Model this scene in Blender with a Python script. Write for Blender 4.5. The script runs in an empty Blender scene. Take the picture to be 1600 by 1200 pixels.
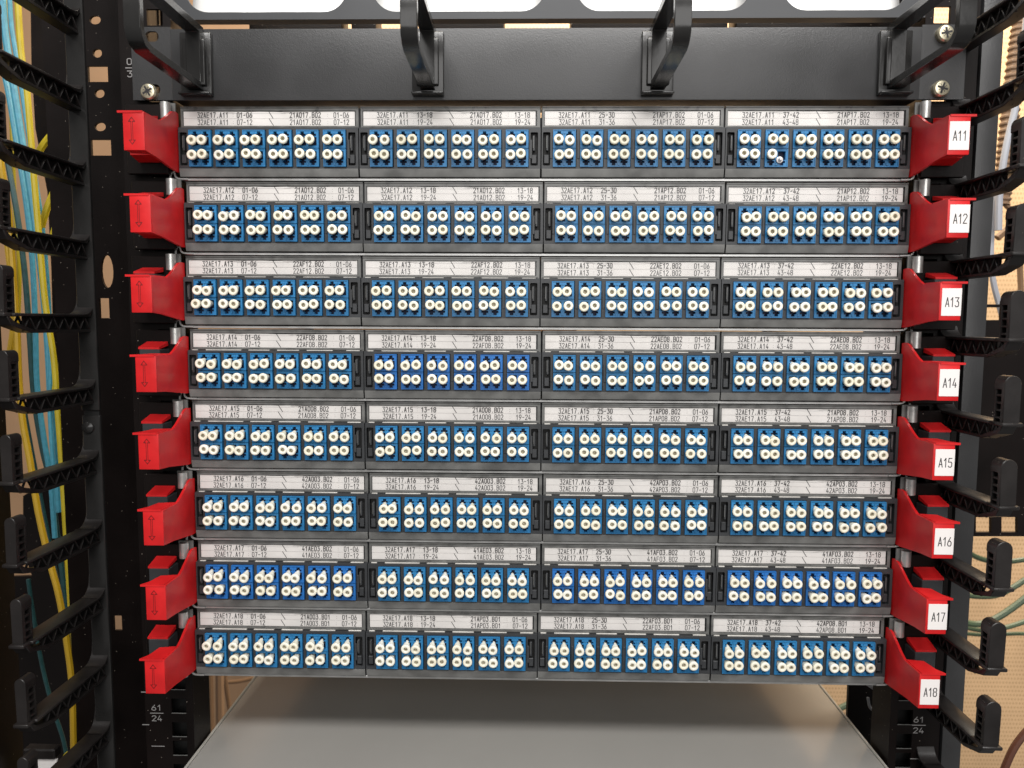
import bpy, bmesh, math, random
from mathutils import Vector, Matrix
from mathutils.geometry import tessellate_polygon
random.seed(7)
PI = math.pi
S = bpy.context.scene
COL = S.collection

# ------------------------------------------------------------------ camera
CP = Vector((-0.00887, -0.45211, -0.08452))
YAW, PIT, ROL = -0.0201150, 0.0851503, 0.0049640
FPX = 1150.0
cy, sy, cp, sp = math.cos(YAW), math.sin(YAW), math.cos(PIT), math.sin(PIT)
F = Vector((sy*cp, cy*cp, -sp)); R_ = Vector((cy, -sy, 0)); U_ = R_.cross(F)
R2 = R_*math.cos(ROL) + U_*math.sin(ROL); U2 = -R_*math.sin(ROL) + U_*math.cos(ROL)
cam_d = bpy.data.cameras.new('camera'); cam = bpy.data.objects.new('camera', cam_d); COL.objects.link(cam)
m = Matrix.Identity(4)
for i in range(3):
    m[i][0] = R2[i]; m[i][1] = U2[i]; m[i][2] = -F[i]; m[i][3] = CP[i]
cam.matrix_world = m
cam_d.sensor_width = 36; cam_d.lens = 36*FPX/1600
cam_d.clip_start = 0.01; cam_d.clip_end = 20
cam_d.dof.use_dof = True; cam_d.dof.focus_distance = 0.445; cam_d.dof.aperture_fstop = 13
S.camera = cam

def at(px, py, Y):
    """world point on the plane y=Y seen at photo pixel (px,py)"""
    d = F + R2*((px-800)/FPX) + U2*((600-py)/FPX)
    return CP + d*((Y-CP.y)/d.y)

# ------------------------------------------------------------------ light
W = bpy.data.worlds.new('World'); S.world = W; W.use_nodes = True
bg = W.node_tree.nodes['Background']; bg.inputs[0].default_value = (1.0, 0.98, 0.96, 1); bg.inputs[1].default_value = 0.21
def area(name, loc, aim, sx, sy_, power, col):
    l = bpy.data.lights.new(name, 'AREA'); l.shape = 'RECTANGLE'; l.size = sx; l.size_y = sy_; l.energy = power; l.color = col
    o = bpy.data.objects.new(name, l); COL.objects.link(o); o.location = loc
    o.rotation_euler = (Vector(aim)-Vector(loc)).to_track_quat('-Z', 'Y').to_euler(); return o
area('ceiling_lamp', (0.10, -1.00, 1.05), (0, 0, -0.1), 1.5, 0.30, 30, (1, 0.98, 0.955))
area('aisle_lamp', (0.25, -1.7, 0.35), (0, 0, -0.1), 1.4, 0.9, 12.5, (1, 0.98, 0.96))
area('rear_lamp', (0.4, 0.45, 0.9), (0.25, 1.1, -0.2), 1.6, 0.5, 42, (1, 0.90, 0.74))
S.view_settings.view_transform = 'Standard'; S.view_settings.look = 'None'
S.view_settings.exposure = 0.0; S.view_settings.gamma = 1.0
S.render.engine = 'CYCLES'

# ------------------------------------------------------------------ materials
MATS = {}
def mat(name, col, rough=0.5, metal=0.0, spec=0.5, bump=0.0, bscale=400, vary=0.0, vscale=60, dust=0.0, coat=0.0, sss=0.0):
    m = bpy.data.materials.new(name); m.use_nodes = True; nt = m.node_tree; N = nt.nodes; L = nt.links
    b = N['Principled BSDF']; b.inputs['Base Color'].default_value = (*col, 1)
    b.inputs['Roughness'].default_value = rough; b.inputs['Metallic'].default_value = metal
    b.inputs['Specular IOR Level'].default_value = spec
    if coat: b.inputs['Coat Weight'].default_value = coat; b.inputs['Coat Roughness'].default_value = 0.12
    if sss:
        b.inputs['Subsurface Weight'].default_value = sss; b.inputs['Subsurface Scale'].default_value = 0.002
        b.inputs['Subsurface Radius'].default_value = (1, .6, .4)
    g = N.new('ShaderNodeNewGeometry'); oi = N.new('ShaderNodeObjectInfo')
    src = None
    if vary or dust:
        n = N.new('ShaderNodeTexNoise'); n.inputs['Scale'].default_value = vscale; n.inputs['Detail'].default_value = 5
        L.new(g.outputs['Position'], n.inputs['Vector'])
        mr = N.new('ShaderNodeMapRange'); mr.inputs[1].default_value = .3; mr.inputs[2].default_value = .7
        mr.inputs[3].default_value = 1-vary; mr.inputs[4].default_value = 1+vary
        L.new(n.outputs['Fac'], mr.inputs[0])
        mx = N.new('ShaderNodeMix'); mx.data_type = 'RGBA'; mx.blend_type = 'MULTIPLY'; mx.inputs['Factor'].default_value = 1
        mx.inputs[6].default_value = (*col, 1); L.new(mr.outputs[0], mx.inputs[7]); src = mx.outputs[2]
        rr = N.new('ShaderNodeMapRange'); rr.inputs[3].default_value = max(.03, rough-.12*(vary > 0)); rr.inputs[4].default_value = min(1, rough+.12)
        L.new(n.outputs['Fac'], rr.inputs[0]); L.new(rr.outputs[0], b.inputs['Roughness'])
    if dust:
        v = N.new('ShaderNodeTexVoronoi'); v.inputs['Scale'].default_value = 210; L.new(g.outputs['Position'], v.inputs['Vector'])
        lt = N.new('ShaderNodeMath'); lt.operation = 'LESS_THAN'; lt.inputs[1].default_value = dust; L.new(v.outputs['Distance'], lt.inputs[0])
        mx2 = N.new('ShaderNodeMix'); mx2.data_type = 'RGBA'; L.new(lt.outputs[0], mx2.inputs['Factor'])
        L.new(src, mx2.inputs[6]); mx2.inputs[7].default_value = (.28, .24, .2, 1); src = mx2.outputs[2]
    if src: L.new(src, b.inputs['Base Color'])
    if bump:
        n2 = N.new('ShaderNodeTexNoise'); n2.inputs['Scale'].default_value = bscale; n2.inputs['Detail'].default_value = 3
        L.new(g.outputs['Position'], n2.inputs['Vector'])
        bp = N.new('ShaderNodeBump'); bp.inputs['Strength'].default_value = bump; bp.inputs['Distance'].default_value = 0.0004
        L.new(n2.outputs['Fac'], bp.inputs['Height']); L.new(bp.outputs[0], b.inputs['Normal'])
    MATS[name] = m; return m

M = {}
M['powder'] = mat('powder_black', (.036, .036, .037), .36, spec=.5, bump=.25, bscale=1500, vary=.25, vscale=18)
M['rail'] = mat('rail_black', (.0055, .0034, .003), .42, spec=.2, bump=.15, bscale=1200, vary=.35, vscale=25, dust=.055)
M['gloss'] = mat('moulded_black', (.019, .0185, .018), .2, spec=.5, bump=.12, bscale=300, vary=.2, vscale=40)
M['finger'] = mat('finger_plastic', (.014, .012, .0115), .38, spec=.42, bump=.15, bscale=700, vary=.3, vscale=60, dust=.03)
M['cass'] = mat('cassette_black', (.036, .038, .041), .42, spec=.45, bump=.12, bscale=900, vary=.18, vscale=70)
M['ledge'] = mat('cassette_ledge', (.14, .14, .135), .4, spec=.5, vary=.3, vscale=90)
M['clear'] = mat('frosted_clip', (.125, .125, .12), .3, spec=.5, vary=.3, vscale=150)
M['dash'] = mat('ridge_highlight', (.62, .60, .56), .25, spec=.6, vary=.2, vscale=120)  # bright highlights along the label holder edge, put in as pale dashes
M['alu'] = mat('tray_steel', (.50, .50, .49), .38, metal=.7, vary=.15, vscale=90)
M['pin'] = mat('pin_steel', (.62, .62, .60), .32, metal=.75, vary=.15, vscale=200)
M['brass'] = mat('zinc_screw', (.66, .60, .44), .32, metal=.85, vary=.3, vscale=300)
M['red'] = mat('red_plastic', (.60, .013, .015), .38, spec=.45, vary=.16, vscale=70, bump=.12, bscale=260, sss=.0)
M['redd'] = mat('red_engraving', (.14, .003, .004), .5)
M['blue'] = mat('adapter_blue', (.024, .185, .41), .36, spec=.45, vary=.10, vscale=120)
M['bluer'] = mat('adapter_royal', (.020, .15, .46), .36, spec=.45, vary=.10, vscale=120)
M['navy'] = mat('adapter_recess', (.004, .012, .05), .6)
M['cap'] = mat('dust_cap_white', (.90, .885, .79), .38, spec=.45, vary=.04, vscale=200, sss=0)
M['bore'] = mat('dust_cap_bore', (.64, .60, .48), .6)
def by_object(m, amt, warm):
    nt = m.node_tree; b = nt.nodes['Principled BSDF']; src = b.inputs['Base Color'].links[0].from_socket
    oi = nt.nodes.new('ShaderNodeObjectInfo'); mx = nt.nodes.new('ShaderNodeMix'); mx.data_type = 'RGBA'; mx.blend_type = 'MULTIPLY'
    ml = nt.nodes.new('ShaderNodeMath'); ml.operation = 'MULTIPLY'; ml.inputs[1].default_value = amt
    nt.links.new(oi.outputs['Random'], ml.inputs[0]); nt.links.new(ml.outputs[0], mx.inputs['Factor'])
    nt.links.new(src, mx.inputs[6]); mx.inputs[7].default_value = (*warm, 1); nt.links.new(mx.outputs[2], b.inputs['Base Color'])
by_object(M['cap'], 1.0, (.93, .90, .80))
M['paper'] = mat('label_paper', (.90, .87, .85), .55, spec=.3, vary=.06, vscale=50)
M['ink'] = mat('label_ink', (.02, .018, .02), .6)
M['inkg'] = mat('label_smudge', (.42, .40, .39), .6)
M['sticker'] = mat('tag_paper', (.84, .80, .78), .5, spec=.3)
M['wht'] = mat('rail_print', (.26, .25, .245), .6)
M['dark'] = mat('gap_black', (.004, .004, .004), .7)
M['grey'] = mat('device_grey', (.27, .262, .245), .20, spec=.4, bump=.05, bscale=1500, vary=.05, vscale=9, dust=.035)
M['greyedge'] = mat('device_edge', (.36, .35, .32), .35, spec=.5)
M['bezel'] = mat('bezel_grey', (.042, .044, .048), .4, spec=.5, vary=.1, vscale=20)
M['white'] = mat('bezel_white', (.80, .80, .79), .22, spec=.5, vary=.12, vscale=22)
M['yellow'] = mat('cable_yellow', (.46, .36, .012), .38, spec=.5, vary=.12, vscale=60)
M['orange'] = mat('cable_amber', (.46, .28, .012), .38, spec=.5, vary=.12, vscale=60)
M['aqua'] = mat('cable_aqua', (.055, .27, .37), .38, spec=.5, vary=.15, vscale=300)
M['teal'] = mat('cable_teal', (.01, .055, .058), .42, spec=.5, vary=.2, vscale=300)
M['green'] = mat('cable_green', (.055, .085, .045), .42, spec=.5, vary=.15, vscale=30)
M['cgrey'] = mat('cable_grey', (.42, .43, .47), .45, spec=.4, vary=.1, vscale=30)
M['brown'] = mat('cable_brown', (.10, .038, .022), .45, spec=.4, vary=.1, vscale=30)
M['hose'] = mat('hose_brown', (.24, .15, .09), .5, spec=.4)
M['tan'] = mat('rear_tan', (.36, .22, .125), .6, vary=.1, vscale=6)
M['tand'] = mat('rear_brown', (.20, .115, .06), .6, vary=.1, vscale=20)

def clear_film():
    m = bpy.data.materials.new('clear_film'); m.use_nodes = True; nt = m.node_tree; N = nt.nodes; L = nt.links
    for n in list(N):
        if n.type != 'OUTPUT_MATERIAL': N.remove(n)
    out = [n for n in N if n.type == 'OUTPUT_MATERIAL'][0]
    tr = N.new('ShaderNodeBsdfTransparent'); tr.inputs[0].default_value = (.985, .985, .98, 1)
    gl = N.new('ShaderNodeBsdfGlossy'); gl.inputs['Roughness'].default_value = .12
    fr = N.new('ShaderNodeFresnel'); fr.inputs[0].default_value = 1.45
    mx = N.new('ShaderNodeMixShader'); sc_ = N.new('ShaderNodeMath'); sc_.operation = 'MULTIPLY'; sc_.inputs[1].default_value = .55; L.new(fr.outputs[0], sc_.inputs[0]); L.new(sc_.outputs[0], mx.inputs[0]); L.new(tr.outputs[0], mx.inputs[1]); L.new(gl.outputs[0], mx.inputs[2])
    L.new(mx.outputs[0], out.inputs[0]); return m
M['film'] = clear_film()

def perforated():
    m = bpy.data.materials.new('perforated_steel'); m.use_nodes = True; nt = m.node_tree; N = nt.nodes; L = nt.links
    b = N['Principled BSDF']; b.inputs['Roughness'].default_value = .5
    g = N.new('ShaderNodeNewGeometry'); sx = N.new('ShaderNodeSeparateXYZ'); L.new(g.outputs['Position'], sx.inputs[0])
    def mth(op, a, bv, c=None):
        n = N.new('ShaderNodeMath'); n.operation = op
        for i, v in enumerate((a, bv)):
            if v is None: continue
            if isinstance(v, (int, float)): n.inputs[i].default_value = v
            else: L.new(v, n.inputs[i])
        return n.outputs[0]
    u = mth('MULTIPLY', sx.outputs['X'], 1/.0052); w = mth('MULTIPLY', sx.outputs['Z'], 1/.0070)
    row = mth('FLOOR', w, None); odd = mth('MULTIPLY', mth('MODULO', mth('ABSOLUTE', row, None), 2.0), .5)
    fu = mth('SUBTRACT', mth('FRACT', mth('ADD', u, odd), None), .5); fw = mth('SUBTRACT', mth('FRACT', w, None), .5)
    fw2 = mth('MULTIPLY', fw, 1.1)
    d = mth('SQRT', mth('ADD', mth('MULTIPLY', fu, fu), mth('MULTIPLY', fw2, fw2)), None)
    lt = mth('LESS_THAN', d, .26)
    mx = N.new('ShaderNodeMix'); mx.data_type = 'RGBA'; L.new(lt, mx.inputs['Factor'])
    mx.inputs[6].default_value = (.74, .49, .275, 1); mx.inputs[7].default_value = (.50, .31, .16, 1)
    n = N.new('ShaderNodeTexNoise'); n.inputs['Scale'].default_value = 7; n.inputs['Detail'].default_value = 6; L.new(g.outputs['Position'], n.inputs['Vector'])
    mr = N.new('ShaderNodeMapRange'); mr.inputs[1].default_value = .3; mr.inputs[2].default_value = .7; mr.inputs[3].default_value = .78; mr.inputs[4].default_value = 1.12; L.new(n.outputs['Fac'], mr.inputs[0])
    mu = N.new('ShaderNodeMix'); mu.data_type = 'RGBA'; mu.blend_type = 'MULTIPLY'; mu.inputs['Factor'].default_value = 1; L.new(mx.outputs[2], mu.inputs[6]); L.new(mr.outputs[0], mu.inputs[7])
    L.new(mu.outputs[2], b.inputs['Base Color']); return m
M['perf'] = perforated()

# ------------------------------------------------------------------ mesh collector
class MB:
    def __init__(s): s.v = []; s.f = []; s.mi = []; s.mats = []
    def mid(s, m):
        if m not in s.mats: s.mats.append(m)
        return s.mats.index(m)
    def add(s, vs, fs, m):
        o = len(s.v); s.v += [tuple(v) for v in vs]; k = s.mid(m)
        for f in fs: s.f.append([i+o for i in f]); s.mi.append(k)
        return s
    def box(s, x0, x1, y0, y1, z0, z1, m, bev=0.0, seg=1):
        if bev <= 0:
            return s.add([(x0,y0,z0),(x1,y0,z0),(x1,y1,z0),(x0,y1,z0),(x0,y0,z1),(x1,y0,z1),(x1,y1,z1),(x0,y1,z1)],
                         [(0,3,2,1),(4,5,6,7),(0,1,5,4),(1,2,6,5),(2,3,7,6),(3,0,4,7)], m)
        bm = bmesh.new(); bmesh.ops.create_cube(bm, size=1)
        for v in bm.verts: v.co = ((x0+x1)/2+v.co.x*(x1-x0), (y0+y1)/2+v.co.y*(y1-y0), (z0+z1)/2+v.co.z*(z1-z0))
        bmesh.ops.bevel(bm, geom=bm.edges[:], offset=bev, segments=seg, affect='EDGES', profile=.6)
        bm.verts.index_update(); s.add([v.co for v in bm.verts], [[v.index for v in f.verts] for f in bm.faces], m); bm.free(); return s
    def prism(s, outer, holes, a0, a1, m, ax='y'):
        """flat outline (2D lists) with holes, extruded from a0 to a1 along ax. coordinates: y->(x,z), x->(y,z), z->(x,y)"""
        def P(p, a):
            return (p[0], a, p[1]) if ax == 'y' else ((a, p[0], p[1]) if ax == 'x' else (p[0], p[1], a))
        loops = [outer]+list(holes)
        flat = [p for l in loops for p in l]; n = len(flat)
        tri = tessellate_polygon([[Vector((p[0], p[1], 0)) for p in l] for l in loops])
        vs = [P(p, a0) for p in flat]+[P(p, a1) for p in flat]
        fs = []
        a, b, c = (Vector((*flat[i], 0)) for i in tri[0])
        for t in tri:
            a, b, c = (Vector((*flat[i], 0)) for i in t)
            t = list(t) if (b-a).cross(c-a).z > 0 else list(t)[::-1]
            fr = t if ax == 'y' else t[::-1]          # face at a0 looks towards -ax
            fs.append(fr); fs.append([i+n for i in fr[::-1]])
        o = 0
        for k, l in enumerate(loops):
            ar = sum(l[i][0]*l[(i+1) % len(l)][1]-l[(i+1) % len(l)][0]*l[i][1] for i in range(len(l)))
            for i in range(len(l)):
                j = (i+1) % len(l); q = [o+i, o+j, o+j+n, o+i+n]
                rev = (ar > 0) != (k > 0)
                if ax != 'y': rev = not rev
                fs.append(q[::-1] if rev else q)
            o += len(l)
        return s.add(vs, fs, m)
    def lathe(s, prof, m, cx=0, cz=0, n=16, ms=None):
        """prof: list of (y, r); axis along y through (cx,cz)"""
        vs = []
        for (y, r) in prof:
            for i in range(n): a = 2*PI*i/n; vs.append((cx+r*math.cos(a), y, cz+r*math.sin(a)))
        for k in range(len(prof)-1):
            fs = [(k*n+i, k*n+(i+1) % n, (k+1)*n+(i+1) % n, (k+1)*n+i) for i in range(n)]
            mm = ms[k] if ms else m
            o = len(s.v); kk = s.mid(mm)
            for f in fs: s.f.append([j+o for j in f]); s.mi.append(kk)
        s.v += vs
        return s
    def tube(s, pts, r, m, n=8, flat=1.0):
        pts = [Vector(p) for p in pts]; rings = []
        for i, p in enumerate(pts):
            d = (pts[min(i+1, len(pts)-1)]-pts[max(i-1, 0)]).normalized()
            a = d.cross(Vector((0, 1, 0)))
            if a.length < 1e-4: a = Vector((1, 0, 0))
            a.normalize(); b = a.cross(d)
            rings.append([p+a*(r*math.cos(2*PI*k/n))+b*(r*flat*math.sin(2*PI*k/n)) for k in range(n)])
        vs = [v for rg in rings for v in rg]
        fs = [(k*n+i, k*n+(i+1) % n, (k+1)*n+(i+1) % n, (k+1)*n+i) for k in range(len(pts)-1) for i in range(n)]
        fs += [tuple(range(n))[::-1], tuple(len(vs)-n+i for i in range(n))]
        return s.add(vs, fs, m)
    def stroke(s, pl, w, m, y, th=0.00006):
        """flat ribbon following a polyline given in (x,z), lying at depth y"""
        for (a, b) in zip(pl[:-1], pl[1:]):
            dx, dz = b[0]-a[0], b[1]-a[1]; L = math.hypot(dx, dz)
            if L == 0: continue
            dx /= L; dz /= L; e = w*.45; nx, nz = -dz*w/2, dx*w/2
            ax_, az, bx, bz = a[0]-dx*e, a[1]-dz*e, b[0]+dx*e, b[1]+dz*e
            s.add([(ax_-nx, y, az-nz), (bx-nx, y, bz-nz), (bx+nx, y, bz+nz), (ax_+nx, y, az+nz)], [(0, 1, 2, 3)], m)
            y -= .0000006
        return s
    def mesh(s, name):
        me = bpy.data.meshes.new(name); me.from_pydata(s.v, [], s.f)
        for mm in s.mats: me.materials.append(mm)
        me.polygons.foreach_set('material_index', s.mi); me.update()
        bm = bmesh.new(); bm.from_mesh(me); bmesh.ops.recalc_face_normals(bm, faces=bm.faces[:]) if getattr(s, 'recalc', False) else None
        bm.to_mesh(me); bm.free()
        me.shade_smooth(); me.set_sharp_from_angle(angle=math.radians(32)); return me
    def build(s, name, parent=None, loc=(0, 0, 0)):
        return link(name, s.mesh(name), parent, loc)
def link(name, me, parent=None, loc=(0, 0, 0), rot=(0, 0, 0)):
    o = bpy.data.objects.new(name, me); COL.objects.link(o); o.parent = parent; o.location = loc; o.rotation_euler = rot; return o
def thing(name, label, cat, loc=(0, 0, 0), group=None):
    o = bpy.data.objects.new(name, None); COL.objects.link(o); o.location = loc; o.empty_display_size = .01
    o['label'] = label; o['category'] = cat
    if group: o['group'] = group
    return o
def tag(o, label, cat, group=None):
    o['label'] = label; o['category'] = cat
    if group: o['group'] = group
    return o
def rect(x0, x1, z0, z1): return [(x0, z0), (x1, z0), (x1, z1), (x0, z1)]
def rrect(x0, x1, z0, z1, r, n=5):
    out = []
    for (cx, cz, a0) in ((x1-r, z0+r, -90), (x1-r, z1-r, 0), (x0+r, z1-r, 90), (x0+r, z0+r, 180)):
        for i in range(n+1):
            a = math.radians(a0+90*i/n); out.append((cx+r*math.cos(a), cz+r*math.sin(a)))
    return out
def circ(cx, cz, r, n=14, rz=None):
    rz = rz or r
    return [(cx+r*math.cos(2*PI*i/n), cz+rz*math.sin(2*PI*i/n)) for i in range(n)]
def spline(pts, n=8):
    out = []; P = [Vector(p) for p in pts]; P = [P[0]*2-P[1]]+P+[P[-1]*2-P[-2]]
    for i in range(1, len(P)-2):
        for k in range(n):
            t = k/n; a, b, c, d = P[i-1:i+3]
            out.append(.5*((2*b)+(c-a)*t+(2*a-5*b+4*c-d)*t*t+(3*b-a-3*c+d)*t**3))
    out.append(P[-2]); return out

# ------------------------------------------------------------------ stroke font (technical lettering), cell 4 x 7
G = {
 '0': [[(0,1),(0,6),(1,7),(3,7),(4,6),(4,1),(3,0),(1,0),(0,1)]],
 '1': [[(.6,5.2),(2.4,7),(2.4,0)]],
 '2': [[(0,5.8),(1,7),(3,7),(4,6),(4,5),(0,0),(4,0)]],
 '3': [[(0,7),(4,7),(2,4.2),(3.2,4.1),(4,3.2),(4,1),(3,0),(1,0),(0,.9)]],
 '4': [[(2.2,7),(0,1.8),(4,1.8)],[(3,3.6),(3,0)]],
 '5': [[(3.8,7),(.4,7),(.1,3.9),(3,4.1),(4,3.1),(4,1),(3,0),(1,0),(0,.8)]],
 '6': [[(3,7),(.6,3.6),(0,2.2),(0,1),(1,0),(3,0),(4,1),(4,2.8),(3,3.9),(1,3.9)]],
 '7': [[(0,7),(4,7),(1.5,0)]],
 '8': [[(1,3.8),(0,4.8),(0,6),(1,7),(3,7),(4,6),(4,4.8),(3,3.8),(1,3.8),(0,2.8),(0,1),(1,0),(3,0),(4,1),(4,2.8),(3,3.8)]],
 '9': [[(1,0),(3.4,3.4),(4,4.8),(4,6),(3,7),(1,7),(0,6),(0,4.2),(1,3.1),(3,3.1)]],
 'A': [[(0,0),(2,7),(4,0)],[(.6,2),(3.4,2)]],
 'B': [[(0,0),(0,7),(3,7),(3.9,6.1),(3.9,4.7),(3,3.8),(0,3.8)],[(3,3.8),(4,2.8),(4,1),(3,0),(0,0)]],
 'E': [[(4,7),(0,7),(0,0),(4,0)],[(0,3.7),(3.2,3.7)]],
 'F': [[(4,7),(0,7),(0,0)],[(0,3.7),(3.2,3.7)]],
 'O': [[(0,1),(0,6),(1,7),(3,7),(4,6),(4,1),(3,0),(1,0),(0,1)]],
 'P': [[(0,0),(0,7),(3,7),(4,6),(4,4.4),(3,3.4),(0,3.4)]],
 '-': [[(.4,3.4),(3.6,3.4)]], '.': [[(2,.0),(2,.5)]], ':': [[(2,1.6),(2,2)],[(2,4.6),(2,5)]],
}
def text(mb, s, x, z, h, adv, w, m, y, wid=.62):
    k = h/7; kw = adv*wid/4
    for i, ch in enumerate(s):
        for pl in G.get(ch, []):
            mb.stroke([(x+i*adv+p[0]*kw, z+p[1]*k) for p in pl], w, m, y)

# ------------------------------------------------------------------ shared meshes of the patch panels (metres)
mm = .001
def adapter_mesh(blue, up=1):
    b = MB(); w = 6.7*mm
    outer = rect(-w, w, -4.0*mm, 6.5*mm)
    holes = []
    for c in (-3.12*mm, 3.12*mm):
        holes.append([(c-2.3*mm, -2.6*mm), (c+2.3*mm, -2.6*mm), (c+2.3*mm, 2.4*mm), (c+1.0*mm, 2.6*mm), (c+1.0*mm, 3.0*mm),
                      (c+2.05*mm, 3.0*mm), (c+2.05*mm, 4.3*mm), (c+1.05*mm, 4.3*mm), (c+1.05*mm, 5.6*mm), (c-1.05*mm, 5.6*mm),
                      (c-1.05*mm, 4.3*mm), (c-2.05*mm, 4.3*mm), (c-2.05*mm, 3.0*mm), (c-1.0*mm, 3.0*mm), (c-1.0*mm, 2.6*mm), (c-2.3*mm, 2.4*mm)])
    if up < 0:
        outer = [(x, -z) for x, z in outer][::-1]; holes = [[(x, -z) for x, z in h][::-1] for h in holes]
    b.prism(outer, holes, -5.0*mm, -2.2*mm, blue)
    z0, z1 = (-4.0*mm, 6.5*mm) if up > 0 else (-6.5*mm, 4.0*mm)
    # raised rim round the face
    t = .45*mm
    for (x0, x1, a, c) in ((-w, w, z1-t, z1), (-w, w, z0, z0+t), (-w, -w+t, z0+t, z1-t), (w-t, w, z0+t, z1-t)):
        b.box(x0, x1, -5.35*mm, -4.99*mm, a, c, blue)
    # blue nib between the two ports and little end blocks, as on the mouldings
    s_ = 1 if up > 0 else -1
    b.box(-.55*mm, .55*mm, -5.5*mm, -4.98*mm, min(4.2*s_*mm, 5.6*s_*mm), max(4.2*s_*mm, 5.6*s_*mm), blue)
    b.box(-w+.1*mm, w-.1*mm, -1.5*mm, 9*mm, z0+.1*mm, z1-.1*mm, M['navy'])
    b.box(-w, w, -2.19*mm, -1.51*mm, z0, z0+.8*mm, blue); b.box(-w, w, -2.19*mm, -1.51*mm, z1-.8*mm, z1, blue)
    return b.mesh('adapter')
def cap_mesh(up=1):
    b = MB()
    prof = [(-6.6*mm, .05*mm), (-6.6*mm, 1.1*mm), (-9.2*mm, 1.2*mm), (-9.5*mm, 1.5*mm), (-9.55*mm, 2.3*mm), (-9.3*mm, 2.75*mm), (-8.9*mm, 2.95*mm), (-8.2*mm, 2.95*mm), (-7.8*mm, 2.8*mm)]
    ms = [M['bore'], M['bore']]+[M['cap']]*6
    b.lathe(prof, M['cap'], n=18, ms=ms)
    # tapering neck: runs back from the disc and rises towards the latch slot
    n = 18; secs = [(-7.8, 2.8, 2.8, 0), (-6.4, 2.35, 2.55, .25), (-4.4, 1.75, 2.0, 1.1), (-2.4, 1.2, 1.5, 1.75)] if up > 0 else [(-7.8, 2.8, 2.8, 0), (-6.0, 2.3, 2.4, .1), (-4.2, 1.9, 2.0, .3), (-2.4, 1.7, 1.7, .4)]
    vs = [(rx*mm*math.cos(2*PI*i/n), y*mm, (zc+rz*math.sin(2*PI*i/n))*mm) for y, rx, rz, zc in secs for i in range(n)]
    b.add(vs, [(k*n+i, k*n+(i+1) % n, (k+1)*n+(i+1) % n, (k+1)*n+i) for k in range(len(secs)-1) for i in range(n)], M['cap'])
    b.recalc = True
    return b.mesh('dust_cap')
AD = {(c, u): adapter_mesh(M[c], u) for c in ('blue', 'bluer') for u in (1, -1)}
CAP = {1: cap_mesh(1), -1: cap_mesh(-1)}

hw = 54.15*mm
def body_mesh():
    b = MB(); K = M['cass']
    outer = rect(-hw, hw, 6.2*mm, 30.2*mm); holes = []
    for k in range(6):
        c = (-40.35+16.14*k)*mm; holes.append(rect(c-6.9*mm, c+6.9*mm, 6.9*mm, 28.8*mm))
    for c in (-51.2, 50.4):
        holes.append(rrect((c-2.2)*mm, (c+2.2)*mm, 8*mm, 27.4*mm, .6*mm, 2))
    b.prism(outer, holes, -4.0*mm, .5*mm, K)
    # thin uprights between the adapters catch the light
    for k in range(7):
        c = (-48.42+16.14*k)*mm; b.box(c-.7*mm, c+.7*mm, -4.5*mm, -3.98*mm, 12*mm, 23*mm, K, .15*mm)
    b.box(-hw, hw, .52*mm, 20*mm, 6.2*mm, 30.2*mm, M['dark'])
    b.box(-hw, hw, 1.6*mm, 20*mm, 30.3*mm, 43.0*mm, K)
    return b.mesh('cassette_body')
def ledge_mesh():
    b = MB()
    pf = [(-4.3*mm, 6.1*mm), (-4.3*mm, 5.6*mm), (-3.4*mm, 1.5*mm), (-2.2*mm, 1.2*mm), (-2.2*mm, 6.1*mm)]
    b.prism(pf, [], -hw+.2*mm, hw-.2*mm, M['ledge'], ax='x')
    b.recalc = True; return b.mesh('front_ledge')
def holder_mesh():
    b = MB()
    o = rect(-53.8*mm, 53.8*mm, 29.9*mm, 43.1*mm); h = rect(-52.6*mm, 52.0*mm, 31.9*mm, 40.9*mm)
    b.prism(o, [h], -.7*mm, 1.4*mm, M['clear'])
    b.box(-53.8*mm, 53.8*mm, -1.2*mm, -.69*mm, 42.5*mm, 43.1*mm, M['clear'])
    b.box(-53.0*mm, 53.0*mm, -1.6*mm, -.69*mm, 30.9*mm, 31.35*mm, M['clear'])
    x = -52.4
    for (g, l) in ((0, 3.6), (5, 22), (4.5, 13), (4.8, 13.5), (4.8, 16), (8.5, 8.2)):
        x += g; b.box(x*mm, (x+l)*mm, -2.2*mm, -.69*mm, 30.05*mm, 30.62*mm, M['dash'], .12*mm); x += l
    return b.mesh('label_holder')
def film_mesh():
    b = MB(); b.add([(-52.6*mm, -.5*mm, 31.9*mm), (52*mm, -.5*mm, 31.9*mm), (52*mm, -.5*mm, 40.9*mm), (-52.6*mm, -.5*mm, 40.9*mm)], [(0, 1, 2, 3)], M['film'])
    return b.mesh('label_window')
def clip_mesh(s_):
    b = MB(); c = 0
    b.box(-1.9*mm, 1.9*mm, -1.5*mm, .4*mm, 8.3*mm, 27.1*mm, M['dark'])
    b.box(-.55*mm+s_*.3*mm, .75*mm+s_*.3*mm, -4.6*mm, -1.4*mm, 16.5*mm, 25.5*mm, M['cass'], .25*mm)
    b.box(-1.5*mm, 1.4*mm, -3.6*mm, -1.45*mm, 9.3*mm, 14.5*mm, M['cass'], .25*mm)
    b.box(-.45*mm+s_*.3*mm, -.15*mm+s_*.3*mm, -4.9*mm, -4.58*mm, 18*mm, 25*mm, M['clear'])
    return b.mesh('side_clip')
BODY, LEDGE, HOLDER, FILM = body_mesh(), ledge_mesh(), holder_mesh(), film_mesh()
CLIP = {1: clip_mesh(1), -1: clip_mesh(-1)}

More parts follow.
